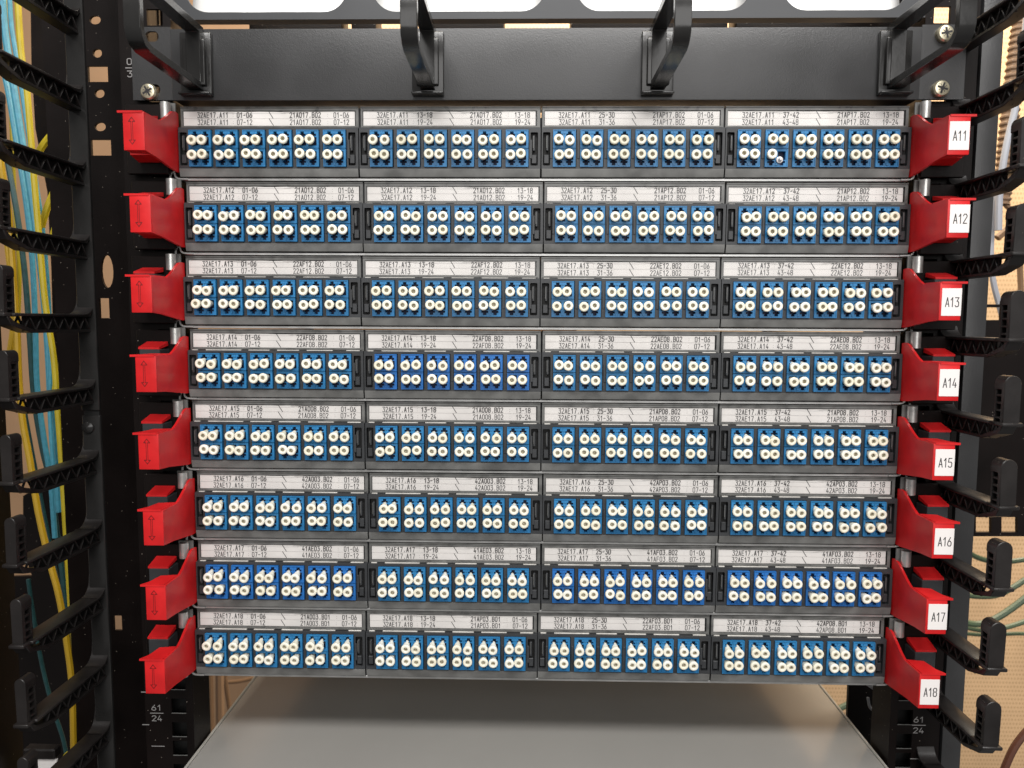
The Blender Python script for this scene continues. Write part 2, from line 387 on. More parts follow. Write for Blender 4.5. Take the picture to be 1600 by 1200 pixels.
def label_mesh(l1, l2, seed):
    rnd = random.Random(seed)
    b = MB(); y = -.1*mm
    x0, x1 = -52.3*mm, (51.2+rnd.uniform(-.2, .3))*mm
    zb, zt = (32.05+rnd.uniform(-.1, .25))*mm, 40.6*mm
    sk = rnd.uniform(-.25, .15)*mm                    # strips stuck in slightly askew
    zm = (zb+zt)/2
    # two paper strips with a wavy (torn) upper edge
    up = [(x0, zm+.06*mm), (x1, zm+.06*mm+sk), (x1, zt+sk*.6)]
    n = 18
    for i in range(1, n):
        t = i/n; up.append((x1+(x0-x1)*t, zt+sk*(1-t)*.6-(.0+rnd.random()*.32)*mm*(1 if 3 < i < 14 else .3)))
    up.append((x0, zt))
    b.prism(up, [], y, y+.2*mm, M['paper'])
    b.prism([(x0, zb), (x1, zb+sk), (x1, zm-.11*mm+sk), (x0, zm-.11*mm)], [], y-.04*mm, y+.2*mm, M['paper'])
    b.box(x0, x1, y+.21*mm, y+.5*mm, zb-.3*mm, zt-.4*mm, M['inkg'])
    yt = y-.09*mm; h = 2.95*mm; adv = 1.92*mm; w = .36*mm
    for (ln, z, jx) in ((l1, zm+.50*mm+sk*.5, rnd.uniform(-.25, .25)*mm), (l2, zb+.55*mm+sk*.5, 0)):
        base = x0+8.6*mm+jx
        text(b, ln[0], base, z, h, adv, w, M['ink'], yt)
        text(b, ln[1], base+24.0*mm, z, h, adv, w, M['ink'], yt)
        b.stroke([(x0+52.0*mm+jx, z+3.5*mm), (x0+54.4*mm+jx, z-.3*mm)], w, M['ink'], yt)
        text(b, ln[2], base+56.0*mm, z, h, adv, w, M['ink'], yt)
        text(b, ln[3], base+82.6*mm, z, h, adv, w, M['ink'], yt)
        if ln is l1:
            g = rnd.uniform(.3, .5)*mm
            text(b, ln[0][4:], base+4*adv+g*.4, z+g, h*.92, adv, w*.8, M['inkg'], yt+.03*mm)
            text(b, ln[1], base+24.0*mm+g*.8, z+g, h*.92, adv, w*.8, M['inkg'], yt+.03*mm)
            text(b, ln[2], base+56.0*mm+g*.5, z+g*1.1, h*.92, adv, w*.8, M['inkg'], yt+.03*mm)
        text(b, ':', base+21.0*mm, z, h, adv, w*.7, M['inkg'], yt); text(b, ':', base+78.2*mm, z, h, adv, w*.7, M['inkg'], yt)
    # ghost rules left by the cutter on the upper strip
    b.stroke([(x0+30*mm, zt-1.25*mm), (x0+62*mm, zt-1.35*mm)], .12*mm, M['inkg'], yt+.02*mm)
    for (a, c) in ((22, 33), (58, 76)):
        for q in range(3):
            zz = zt-(.3+.35*q+rnd.random()*.15)*mm
            b.stroke([(x0+(a+rnd.random()*4)*mm, zz), (x0+(c-rnd.random()*3)*mm, zz-rnd.random()*.25*mm)], .11*mm, M['inkg'], yt+.02*mm)
    return b.mesh('label_strip')

# handles ---------------------------------------------------------------
def handle_mesh(s_):                     # s_ = -1 left, +1 right ; origin on panel centre line, z=0 silver line
    b = MB(); X = 218.0*mm*s_; t = 1.6*mm*s_
    pf = [(-1.0*mm, 3.8*mm), (-1.0*mm, 38.6*mm), (-4.5*mm, 39.0*mm), (-8*mm, 38.2*mm), (-19*mm, 31.0*mm), (-24*mm, 28.6*mm), (-40.5*mm, 28.6*mm), (-40.5*mm, 8.0*mm), (-30*mm, 7.2*mm), (-6*mm, 3.8*mm)]
    b.prism(pf, [], min(X, X+t), max(X, X+t), M['red'], ax='x')
    xo = 229.7*mm*s_
    b.box(min(X, xo), max(X, xo), -42.0*mm, -40.4*mm, 8.0*mm, 28.6*mm, M['red'], .35*mm, 2)
    # top web with its sharp outer tip
    xt = 232.6*mm*s_
    Xi = X+.8*mm*s_; b.prism([(Xi, -42.3*mm), (xt, -42.3*mm), (xo, -37*mm), (xo-1.5*mm*s_, -27*mm), (Xi, -25*mm)], [], 28.0*mm, 29.2*mm, M['red'], ax='z')
    # bottom web
    b.prism([(Xi, -41.9*mm), (xo-.4*mm*s_, -41.9*mm), (xo-.4*mm*s_, -35*mm), (Xi, -30*mm)], [], 8.1*mm, 9.2*mm, M['red'], ax='z')
    b.recalc = True
    return b.mesh('pull_handle')
HAND = {-1: handle_mesh(-1), 1: handle_mesh(1)}
def arrow_mesh():
    b = MB(); x = -224.8*mm; y = -42.06*mm; w = .42*mm
    for (p, q) in (((x-.45*mm, 13.4*mm), (x-.45*mm, 23.4*mm)), ((x+.45*mm, 13.4*mm), (x+.45*mm, 23.4*mm))): b.stroke([p, q], .3*mm, M['redd'], y)
    for s_, z in ((1, 25.3*mm), (-1, 11.5*mm)):
        b.stroke([(x-.45*mm, z-1.9*mm*s_), (x-1.7*mm, z-1.9*mm*s_), (x, z+.3*mm*s_), (x+1.7*mm, z-1.9*mm*s_), (x+.45*mm, z-1.9*mm*s_)], w, M['redd'], y)
    return b.mesh('double_arrow')
ARROW = arrow_mesh()
def sticker_mesh(s):
    b = MB(); b.box(218.9*mm, 229.6*mm, -42.22*mm, -42.02*mm, 10.6*mm, 25.6*mm, M['sticker'], .05*mm)
    text(b, s, 221.0*mm, 15.6*mm, 4.9*mm, 2.6*mm, .5*mm, M['ink'], -42.25*mm, wid=.72)
    return b.mesh('number_tag')
def latch_mesh(s_):
    b = MB()
    a, c = 225.6*mm*s_, 243.5*mm*s_
    x0, x1 = min(a, c), max(a, c)
    b.prism([(-9*mm, 35.5*mm), (-20*mm, 32.4*mm), (-20*mm, 31.2*mm), (-9*mm, 33.0*mm)], [], min(227*mm*s_, 239.5*mm*s_), max(227*mm*s_, 239.5*mm*s_), M['red'], ax='x')
    b.prism([(-9.5*mm, 10*mm), (-19*mm, 12.2*mm), (-19*mm, 10.8*mm), (-9.5*mm, 8.4*mm)], [], min(226*mm*s_, 239*mm*s_), max(226*mm*s_, 239*mm*s_), M['red'], ax='x')
    b.box(min(226.5*mm*s_, 238.8*mm*s_), max(226.5*mm*s_, 238.8*mm*s_), -20.4*mm, -8*mm, 12.5*mm, 31.1*mm, M['cass'], .3*mm)
    b.box(min(222*mm*s_, 247*mm*s_), max(222*mm*s_, 247*mm*s_), -7.9*mm, -4.6*mm, 2*mm, 42.5*mm, M['rail'], .4*mm)
    b.recalc = True
    return b.mesh('slide_latch')
LATCH = {-1: latch_mesh(-1), 1: latch_mesh(1)}
def pin_mesh():
    b = MB(); n = 16; r = 2.9*mm
    vs = [(r*math.cos(2*PI*i/n), r*math.sin(2*PI*i/n)-7.5*mm, z) for z in (34*mm, 43.6*mm) for i in range(n)]
    fs = [(i, (i+1) % n, n+(i+1) % n, n+i) for i in range(n)]+[tuple(range(n))[::-1], tuple(range(n, 2*n))]
    b.add(vs, fs, M['pin'])
    b.box(-4.6*mm, 4.6*mm, -5.0*mm, -4.0*mm, 33*mm, 44*mm, M['clear'])
    return b.mesh('guide_pin')
PIN = pin_mesh()
def tray_mesh():
    b = MB()
    b.box(-217.6*mm, 217.6*mm, -2.0*mm, 260*mm, -.75*mm, .75*mm, M['alu'], .2*mm)
    b.box(-216*mm, 216*mm, 20*mm, 21.2*mm, .8*mm, 42*mm, M['powder'])
    for s_ in (-1, 1):
        b.box(min(216.2*s_, 217.4*s_)*mm, max(216.2*s_, 217.4*s_)*mm, 0.5*mm, 260*mm, .8*mm, 41*mm, M['powder'])
        # bright lip wrapping round the end of the tray
        pts = [Vector((s_*x*mm, -2.6*mm, z*mm)) for x, z in ((213, 0), (218.5, .2), (220.5, 1.4), (221.2, 3.6), (222.6, 4.0), (223.6, 2.2), (224.2, -1.0), (226.5, -1.6))]
        b.tube(spline(pts, 4), .62*mm, M['alu'], 6)
    return b.mesh('tray')
TRAY = tray_mesh()

ROWS = [  # name, x offset, far-end codes
 ('A11', -1.3, ['21AO17.B02', '21AO17.B02', '21AP17.B02', '21AP17.B02'], 'topmost of the eight'),
 ('A12', .6, ['21AO12.B02', '21AO12.B02', '21AP12.B02', '21AP12.B02'], 'second from the top'),
 ('A13', -1.1, ['22AF12.B02', '22AF12.B02', '22AE12.B02', '22AE12.B02'], 'third from the top'),
 ('A14', .1, ['22AF08.B02', '22AF08.B02', '22AE08.B02', '22AE08.B02'], 'fourth from the top'),
 ('A15', .2, ['21AO08.B02', '21AO08.B02', '21AP08.B02', '21AP08.B02'], 'fifth from the top'),
 ('A16', 1.5, ['42AO03.B02', '42AO03.B02', '42AP03.B02', '42AP03.B02'], 'third from the bottom'),
 ('A17', .9, ['41AE03.B02', '41AE03.B02', '41AF03.B02', '41AF03.B02'], 'second from the bottom'),
 ('A18', -1.0, ['21AO03.B01', '21AP03.B01', '22AF03.B01', '42AP08.B01'], 'lowest, just over the grey box'),
]
ROYAL = {('A14', 1), ('A17', 0), ('A17', 2), ('A17', 3)}
U = 44.45*mm
for i, (nm, dx, codes, where) in enumerate(ROWS):
    root = thing('fibre_patch_unit', 'black fibre patch panel tagged %s on its red handle, %s' % (nm, where), 'patch panel', (dx*mm, 0, -U*i), 'fibre patch panels stacked in the rack')
    link('tray', TRAY, root)
    for s_ in (-1, 1):
        h = link('pull_handle', HAND[s_], root, (random.uniform(-.3, .3)*mm, random.uniform(-.8, .4)*mm, (-2*mm if s_ > 0 else 0)+random.uniform(-.3, .3)*mm))
        if s_ < 0: link('double_arrow', ARROW, h)
        else:
            st = link('number_tag', sticker_mesh(nm), h, (random.uniform(-.3, .3)*mm, 0, random.uniform(-.4, .2)*mm))
            st['label'] = 'white tag printed %s' % nm
        link('slide_latch', LATCH[s_], root, (0, 0, -1.5*mm*(s_ > 0)))
        link('guide_pin', PIN, root, (s_*222.9*mm, 0, 0))
    for k in range(4):
        ox = (-163.2+108.8*k)*mm+random.uniform(-.12, .12)*mm
        c = link('adapter_cassette', BODY, root, (ox, random.uniform(-.2, .2)*mm, random.uniform(-.12, .12)*mm))
        link('front_ledge', LEDGE, c); link('label_holder', HOLDER, c); link('label_window', FILM, c)
        a = 1+12*k; b2 = 7+12*k
        far = 0 if k in (0, 2) else 12
        if nm == 'A18': far = (0, 0, 0, 12)[k]
        f1, f2 = ('%02d-%02d' % (1+far, 6+far)), ('%02d-%02d' % (7+far, 12+far))
        l1 = ('32AE17.'+nm, '%02d-%02d' % (a, a+5), codes[k], f1)
        l2 = ('32AE17.'+nm, '%02d-%02d' % (b2, b2+5), codes[k], f2)
        link('label_strip', label_mesh(l1, l2, i*10+k), c)
        link('side_clip', CLIP[1], c, (-51.2*mm, 0, 0)); link('side_clip', CLIP[-1], c, (50.4*mm, 0, 0))
        bl = 'bluer' if (nm, k) in ROYAL else 'blue'
        for q in range(6):
            qx = (-41.2+16.18*q)*mm+random.uniform(-.08, .08)*mm
            for (zz, u) in ((22.0*mm, 1), (13.6*mm, -1)):
                link('adapter', AD[(bl, u)], c, (qx+.5*mm, random.uniform(-.1, .1)*mm, zz))
                for j, px in enumerate((-3.12*mm, 3.12*mm)):
                    if nm == 'A11' and k == 3 and q == 1 and u == -1 and j == 1:
                        st = MB(); st.lathe([(-9.0*mm, .1*mm), (-9.0*mm, .6*mm), (-8.7*mm, .95*mm), (-6.4*mm, 1.15*mm), (-6.2*mm, 1.9*mm), (-5.6*mm, 2.0*mm), (-5.5*mm, 1.2*mm), (-2.5*mm, 1.2*mm)], M['sticker'], n=12)
                        st.recalc = True
                        o = st.build('bare_ferrule', c, (qx+px-1.0*mm, 0, zz-2.6*mm)); continue
                    link('dust_cap', CAP[u], c, (qx+px+random.gauss(0, .08)*mm, random.gauss(-.1, .25)*mm, zz+random.gauss(0, .09)*mm),
                         (random.gauss(0, .025), 0, random.gauss(0, .025)))

# ------------------------------------------------------------------ horizontal cable manager above the panels
hm = thing('cable_manager_panel', 'black steel blanking panel with four plastic cable rings, screwed in above the patch panels', 'cable manager', (0, 0, 45.6*mm))
b = MB(); z0, z1 = 0, 41.0*mm
b.box(-221*mm, 219*mm, -5*mm, -3.4*mm, z0, z1, M['powder'], .4*mm, 2)
b.box(-221*mm, 219*mm, -3.3*mm, 24*mm, z1-2.2*mm, z1-.6*mm, M['powder']); b.box(-221*mm, 219*mm, -3.3*mm, 24*mm, .6*mm, 2.2*mm, M['powder'])
b.build('face_plate', hm)
for s_ in (-1, 1):
    b = MB(); x0, x1 = sorted((219.2*s_ if s_ > 0 else -221.2, 245*s_)); cx = 232.5*s_
    b.prism(rect(x0*mm, x1*mm, .3*mm, 42.4*mm), [rrect((cx-4)*mm, (cx+4)*mm, 34*mm, 40*mm, 2.6*mm, 3), rrect((cx-4)*mm, (cx+4)*mm, 3.5*mm, 9.5*mm, 2.6*mm, 3)], -4.4*mm, -2.4*mm, M['powder'])
    b.build('mounting_ear', hm)
def screw_mesh():
    b = MB(); b.lathe([(-7.9*mm, .05*mm), (-8.0*mm, 2.6*mm), (-7.6*mm, 4.0*mm), (-6.6*mm, 4.8*mm), (-4.4*mm, 4.9*mm)], M['brass'], n=24)
    for a in (0, PI/2):
        for t in (.5,):
            c_, s2 = math.cos(a+.5), math.sin(a+.5)
            w = .55*mm; l = 3.1*mm
            p = [(-l, -w), (l, -w), (l, w), (-l, w)]
            b.prism([(x*c_-z*s2, x*s2+z*c_) for x, z in p], [], (-8.12 if a else -8.10)*mm, -8.0*mm, M['ink'])
    for a in (.5+PI/4, .5+3*PI/4):
        c_, s2 = math.cos(a), math.sin(a); w = .16*mm
        p = [(-2.6*mm, -w), (2.6*mm, -w), (2.6*mm, w), (-2.6*mm, w)]
        b.prism([(x*c_-z*s2, x*s2+z*c_) for x, z in p], [], -8.07*mm, -8.0*mm, M['ink'])
    b.recalc = True
    return b.mesh('screw')
SCR = screw_mesh()
link('screw', SCR, hm, (-234.6*mm, 0, 4.6*mm)); o = link('screw', SCR, hm, (230.8*mm, 0, 5.8*mm), (0, .8, 0)); link('screw', SCR, hm, (231.5*mm, 0, 36.8*mm), (0, .3, 0))
def ring_mesh():
    b = MB()
    # closed loop in (y,z) extruded across x, thick rounded band
    out = [(-5.2, 4.2), (-68, 4.6), (-73.5, 6.2), (-77, 9.6), (-78.4, 14), (-78.4, 32), (-75, 38.5), (-68, 41), (-5.2, 41)]
    inn = [(-11, 8.4), (-66.5, 8.2), (-71, 9.4), (-73.6, 11.8), (-74.6, 15), (-74.6, 31), (-72, 35), (-66, 36.8), (-11, 36.8)]
    b.prism([(y*mm, z*mm) for y, z in out], [[(y*mm, z*mm) for y, z in inn]], -4.2*mm, 4.2*mm, M['gloss'], ax='x')
    b.recalc = True
    # stiffening rim down the middle of the inner face
    b.box(-9.3*mm, 9.3*mm, -7.6*mm, -5.02*mm, 2.2*mm, 37.6*mm, M['gloss'], .5*mm, 2)
    b.box(-6.6*mm, 6.6*mm, -10.5*mm, -7.5*mm, 6.5*mm, 33*mm, M['gloss'], .8*mm, 2)
    b.box(-9.3*mm, 9.3*mm, -12*mm, -5.0*mm, 1.0*mm, 2.6*mm, M['gloss'], .4*mm, 1)
    me = b.mesh('cable_ring')
    return me
RING = ring_mesh()
for x in (-205.3, -68.1, 66.2, 203.2):
    r = link('cable_ring', RING, hm, (x*mm, 0, .6*mm)); bv = r.modifiers.new('edge', 'BEVEL'); bv.width = .0007; bv.segments = 2; bv.limit_method = 'ANGLE'; bv.angle_limit = math.radians(40)

# ------------------------------------------------------------------ device above: dark bezel with white rounded covers
up = thing('upper_enclosure', 'dark grey frame with a row of glossy white rounded covers, above the cable rings', 'enclosure', (0, 0, 93.2*mm))
b = MB()
wins = [(-213.5, -116.5), (-101.5, .5), (18.5, 120.5), (139, 212)]
b.prism(rect(-222*mm, 222*mm, 0, 44*mm), [rrect(a*mm, c*mm, 4.2*mm, 41*mm, 14*mm, 9) for a, c in wins], -1.5*mm, 1.5*mm, M['bezel'])
b.box(-222*mm, 222*mm, 1.5*mm, 6*mm, 0, 1.5*mm, M['bezel']); b.build('bezel_frame', up)
for a, c in wins:
    b = MB(); n = 14; vs = []; fs = []
    for i in range(n+1):
        t = i/n; x = a-2+(c-a+4)*t; y = 2.2+9*abs(2*t-1)**5
        vs += [(x*mm, (y-1.2*math.cos(6*PI*t))*mm+.001, 1.7*mm), (x*mm, (y+9-1.2*math.cos(6*PI*t))*mm+.001, 42*mm)]
    fs = [(2*i, 2*i+2, 2*i+3, 2*i+1) for i in range(n)]
    b.add(vs, fs, M['white']); b.build('white_cover', up)

# ------------------------------------------------------------------ grey device below
dv = thing('grey_device', 'flat grey steel topped rack device sitting below the lowest patch panel', 'rack device', (0, 0, -.3645))
b = MB(); b.box(-.220, .219, -.06, .36, -.0016, 0, M['grey'], .0005, 2); b.build('top_cover', dv)
b = MB(); b.box(-.2222, -.2203, -.06, .36, -.080, .0006, M['greyedge'], .0005); b.build('side_flange', dv)
b = MB(); b.box(.2193, .2212, -.06, .36, -.080, .0006, M['greyedge'], .0005); b.build('side_flange', dv)
b = MB(); b.box(-.220, .219, -.06, .36, -.080, -.0017, M['grey']); b.build('chassis', dv)

# ------------------------------------------------------------------ rack rails with square holes and unit numbers
def rail(s_, label):
    r = thing('rack_rail', label, 'rack rail', (s_*232.5*mm, 0, 0), 'mounting rails of the rack')
    b = MB(); holes = []
    for n in range(-12, 4):
        base = n*U
        for k in (6.35, 22.22, 38.1):
            z = base+k*mm; holes.append(rect(-4.75*mm, 4.75*mm, z-4.75*mm, z+4.75*mm))
    b.prism(rect(-9.5*mm, 22*mm, -.54, .2), holes, 0, 2*mm, M['rail'])
    b2 = [(-9.5, -8.0), (20.5, 22)]
    for a, c in b2: b.box(a*mm, c*mm, 2.01*mm, 24*mm, -.54, .2, M['rail'])
    b.build('rail_plate', r)
    if s_ < 0: r.scale = (-1, 1, 1)
    # bright lower lips of the punched holes
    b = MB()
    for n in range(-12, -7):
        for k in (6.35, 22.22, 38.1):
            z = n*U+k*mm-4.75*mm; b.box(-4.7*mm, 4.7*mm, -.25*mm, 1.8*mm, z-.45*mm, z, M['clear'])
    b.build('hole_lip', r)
    b = MB(); b.box(-7.9*mm, 20.4*mm, 12*mm, 13*mm, -.54, .045, M['dark']); b.build('hole_blackout', r)  # dark strip added behind the rail so the holes read black
    p = MB(); sgn = 1 if s_ > 0 else -1
    def fl(mbx):                       # undo the mirrored root for lettering
        if s_ < 0: mbx.v = [(-x, y, z) for x, y, z in mbx.v]; mbx.f = [f[::-1] for f in mbx.f]
    y = -.12*mm
    for n, (t1, t2) in {-8: ('61', '24'), -7: ('81', '25'), -9: ('OZ', '23'), 1: ('01', '33')}.items():
        zc = -338.6*mm+(n+8)*U if n < 0 else 66*mm
        cx = (8.6 if s_ > 0 else -14.6)*mm+0
        p.stroke([(cx-4*mm, zc), (cx+4.2*mm, zc)], .55*mm, M['wht'], y)
        text(p, t1.replace('Z', '2'), cx-3.0*mm, zc+2.0*mm, 3.4*mm, 3.6*mm, .5*mm, M['wht'], y, .7)
        text(p, t2, cx-3.0*mm, zc-5.2*mm, 3.4*mm, 3.6*mm, .5*mm, M['wht'], y, .7)
    for zz in (-.361, -.378):
        cx = (8.6 if s_ > 0 else -14.6)*mm
        p.stroke([(cx-4*mm, zz), (cx+4.2*mm, zz)], .5*mm, M['wht'], y)
    if s_ < 0:
        for zz in (-.3245, -.3465, -.385): p.stroke([(-24*mm, zz), (-20*mm, zz)], .6*mm, M['wht'], y)
    fl(p); p.build('unit_numbers', r)
    return r
rail(-1, 'left black mounting rail, white 61 over 24 printed below the lowest red handle')
rail(1, 'right black mounting rail, white 61 over 24 printed below the A18 tag')

# ------------------------------------------------------------------ vertical cable managers with fingers
def finger_mesh(s_, L, uw=4.4):
    """s_: side of the rack (-1 left). origin at the foot, arm runs to -y, length L"""
    b = MB(); K = M['finger']; L = L*mm
    prof = [(0, -12), (-2, -11), (-5, -3.2), (-9, -1.2)]
    hwid = 5.6*mm
    # flat top strap
    b.box(-hwid, hwid, -L-3*mm, -5*mm, -1.6*mm, 0, K, .4*mm, 2)
    # curled foot
    arc = []
    for k in range(7):
        a = math.radians(90*k/6); arc.append((-1.5*mm-9*mm*(1-math.sin(a)), 9*mm-9*mm*math.cos(a)))
    inn = [(y+1.4*mm, z-1.2*mm) for y, z in arc]
    b.prism([(-12*mm, -1.6*mm), (-12*mm, 0)]+[(y-0*mm, z) for y, z in arc]+[(0, 15*mm), (1.4*mm, 15*mm)]+inn[::-1], [], -hwid, hwid, K, ax='x')
    # lower strap, narrowing towards the tip, bending up into it
    zb = -11*mm
    b.prism([(0, zb), (0, zb+1.5*mm), (-L*.80, zb+2.0*mm), (-L-1*mm, -4.2*mm), (-L-4.5*mm, -1.5*mm), (-L-6.6*mm, -1.5*mm), (-L-3.4*mm, -6.4*mm), (-L*.82, zb+.3*mm)], [], -hwid*.72, hwid*.72, K, ax='x')
    # lattice web in zig-zag
    n = 6; sp_ = (L*.86)/n
    for side in (-1, 1):
        xw = side*hwid*.55
        for k in range(n):
            y0 = -3*mm-k*sp_; y1 = y0-sp_*.5; y2 = y0-sp_
            for (ya, za, yb, zb_) in ((y0, zb+1.4*mm, y1, -1.7*mm), (y1, -1.7*mm, y2, zb+1.6*mm)):
                w = .42*mm
                b.prism([(ya-w, za), (ya+w, za), (yb+w, zb_), (yb-w, zb_)], [], xw-.7*mm, xw+.7*mm, K, ax='x')
    b.box(-.3*mm, .3*mm, -L*.85, -1*mm, -10.5*mm, -1.5*mm, M['dark'])
    # upright tip: rounded front shell, webs behind it, rear rib, foot flange
    H = 25*mm; yf = -L-7*mm
    def dome(x0, x1, z0, z1, r): 
        pts = [(x0, z0), (x1, z0)]
        for k in range(9):
            a = PI*k/8; pts.append(((x0+x1)/2+(x1-x0)/2*math.cos(a), z1-r+r*math.sin(a)))
        return pts
    uw *= mm
    b.prism(dome(-uw, uw, -.5*mm, H, uw), [], yf, yf+2.6*mm, K)
    b.prism(dome(-uw*.92, uw*.92, -.5*mm, H-.6*mm, uw*.92), [], yf+7.2*mm, yf+8.6*mm, K)
    b.box(-uw*.86, uw*.86, yf+2.61*mm, yf+7.19*mm, H-5*mm, H-1.6*mm, K, .3*mm)
    b.prism(dome(-uw*.97, uw*.97, H-uw-3.2*mm, H-.1*mm, uw*.97), [], yf+.4*mm, yf+8.9*mm, K)
    for k in range(5):
        z = (1.6+k*4.0)*mm; b.box(-uw*.9, uw*.9, yf+2.61*mm, yf+7.19*mm, z, z+1.2*mm, K)
    b.box(-.4*mm, .4*mm, yf+2.62*mm, yf+7.18*mm, 0, H-4*mm, M['dark'])
    b.box(-uw-1.2*mm, uw+1.2*mm, yf-1.8*mm, -L+3*mm, -1.9*mm, .2*mm, K, .6*mm, 2)
    b.recalc = True
    me = b.mesh('finger'); return me
def add_fingers(root, s_, L, x, z0, ks, rx=0.0):
    me = finger_mesh(s_, L, 3.0 if s_ < 0 else 4.4)
    for k in ks:
        o = link('finger', me, root, (x+random.uniform(-.3, .3)*mm, 2*mm, z0-U*k), (0, random.uniform(-.02, .02), random.uniform(-.012, .012)))
        bv = o.modifiers.new('edge', 'BEVEL'); bv.width = .0003; bv.segments = 1; bv.limit_method = 'ANGLE'; bv.angle_limit = math.radians(50)

lm = thing('vertical_cable_manager', 'left black vertical cable manager with lattice fingers around yellow and aqua cables', 'cable manager', (-.279, 0, 0), 'finger cable managers beside the rack rails')
b = MB()
for (za, zb_) in ((-.1415, .16), (-.52, -.1445)):
    b.box(-8*mm, 3.4*mm, -1*mm, 1.8*mm, za, zb_, M['gloss'], 1.0*mm, 3)
b.box(-7*mm, 2.6*mm, .2*mm, 1.2*mm, -.1447, -.1413, M['dark'])
b.build('spine', lm)
b = MB(); b.lathe([(-3.4*mm, .1*mm), (-3.2*mm, 2*mm), (-2.2*mm, 3.6*mm), (-.9*mm, 4.2*mm)], M['gloss'], cx=-4*mm, cz=-.152, n=20); b.recalc = True; b.build('snap_button', lm)
add_fingers(lm, -1, 70, -3.5*mm, -.0815, range(-4, 9))

rm = thing('vertical_cable_manager', 'right black vertical cable manager with lattice fingers in front of the beige perforated door', 'cable manager', (.2575, 0, 0), 'finger cable managers beside the rack rails')
b = MB(); b.box(-1.6*mm, 10.6*mm, -1*mm, 22*mm, -.52, .16, M['powder'], .8*mm, 2); b.box(-8.5*mm, -2.6*mm, 1*mm, 22*mm, -.52, .16, M['powder'], .8*mm, 2); b.box(-3*mm, -1.2*mm, 8*mm, 10*mm, -.52, .16, M['dark'])
b.build('spine', rm)
add_fingers(rm, 1, 58, -11.5*mm, -.0925+.0003, range(-4, 8))

# post beside the left rail: deep plate with round and square holes through which the tan wall shows
def pxhole(x0, x1, y0, y1, Y, kind):
    a = at((x0+x1)/2, (y0+y1)/2, Y); e = at(x1, y0, Y); rx = abs(e.x-a.x); rz = abs(e.z-a.z)
    return circ(a.x, a.z, rx, 16, rz) if kind == 'o' else rect(a.x-rx, a.x+rx, a.z-rz, a.z+rz)
lp = thing('rack_post', 'black perforated steel post between the left cable fingers and the left rail', 'rack post', (-.275, .045, 0))
Yp = .045
hl = [pxhole(*q, Yp, k) for q, k in (((140, 157, 24, 38), 'o'), ((145, 159, 76, 90), 'o'), ((138, 168, 103, 128), 's'), ((148, 163, 139, 153), 'o'), ((148, 165, 191, 205), 'o'), ((143, 173, 218, 243), 's'),
      ((159, 176, 398, 450), 'o'), ((156, 170, 466, 497), 's'), ((178, 190, 962, 985), 's'))]
b = MB(); b.prism(rect(-.330, -.252, -.6, .19), hl, Yp, Yp+2*mm, M['rail'])
b.v = [(x+.275, y-.045, z) for x, y, z in b.v]
b.box(-.015*0+.0205, .0222, -.043, 0, -.6, .19, M['rail'])
b.build('post_plate', lp)

# inner posts behind the lower part of the rails
for s_, lab in ((-1, 'dark steel inner post left of the grey device'), (1, 'dark steel inner post right of the grey device with loops of grey cable')):
    xe = at(322 if s_ < 0 else 1325, 1100, .07).x
    p = thing('inner_post', lab, 'rack post', (xe, .07, -.4), 'inner posts behind the rails')
    b = MB(); b.box(-.028 if s_ < 0 else 0, 0 if s_ < 0 else .028, 0, .003, -.2, .62, M['rail'])
    b.build('post_plate', p)

# ------------------------------------------------------------------ what shows behind
bw = MB(); bw.box(-2.2, .30, 1.15, 1.17, -1.4, 1.2, M['tan']); o = bw.build('back_wall'); o['kind'] = 'structure'
pd = thing('perforated_door', 'beige perforated steel door seen through the right side of the rack', 'cabinet door', (.62, .72, 0))
b = MB(); b.box(-.55, .9, 0, .004, -1.0, -.345, M['perf']); b.build('lower_sheet', pd)
b = MB(); b.box(-.55, .9, 0, .004, -.333, .9, M['perf']); b.build('upper_sheet', pd)
b = MB(); b.box(-.55, .9, -.004, .006, -.3449, -.3331, M['tand']); b.build('seam_rail', pd)
# black side screen behind left cables
sc = MB(); pts = [(47, -40), (49, 100), (55, 200), (74, 300), (80, 420), (84, 560), (90, 740), (60, 760)]
P0 = [(at(x, y, .13).x, at(x, y, .13).z) for x, y in pts]
P0 += [(at(x, y, .13).x, at(x, y, .13).z) for x, y in ((36, 775), (36, 860), (50, 900), (-120, 905), (-120, 1260), (131, 1260), (131, -40))]
sc.prism(P0, [], .13, .133, M['rail']); o = sc.build('side_screen'); tag(o, 'matt black sheet metal screen behind the left cable bundle', 'metal screen')
# black mid panel on the right with small windows
Yr = .10
rp = [(at(x, y, Yr).x, at(x, y, Yr).z) for x, y in ((1520, 500), (1520, 838), (1680, 838), (1680, 500))]
win = [[(at(x, y, Yr).x, at(x, y, Yr).z) for x, y in q] for q in (((1525, 808), (1525, 832), (1549, 832), (1549, 808)), ((1565, 808), (1565, 832), (1590, 832), (1590, 808)))]
b = MB(); b.prism(rp, win, Yr, Yr+.003, M['rail']); o = b.build('mid_panel'); b = None
tag(o, 'black sheet metal panel with two small windows behind the right fingers', 'metal panel')
b = MB(); a1, a2 = at(1536, 478, Yr), at(1620, 470, Yr); b.box(a1.x, a2.x, Yr, Yr+.004, a1.z-.001, a1.z+.0012, M['rail'])
a1, a2 = at(1573, 470, Yr), at(1600, 505, Yr); b.box(a1.x, at(1690, 470, Yr).x, Yr+.005, Yr+.008, a2.z, a1.z, M['rail'])
o = b.build('cross_bar'); tag(o, 'thin black bar crossing the opening right of the A13 tag', 'metal bar')
b = MB(); b.tube([at(1558, 372, .3), at(1610, 328, .3), at(1690, 300, .3)], .0035, M['tand'], 6); b.tube([at(1558, 305, .3), at(1590, 340, .3), at(1596, 470, .3)], .003, M['tand'], 6)
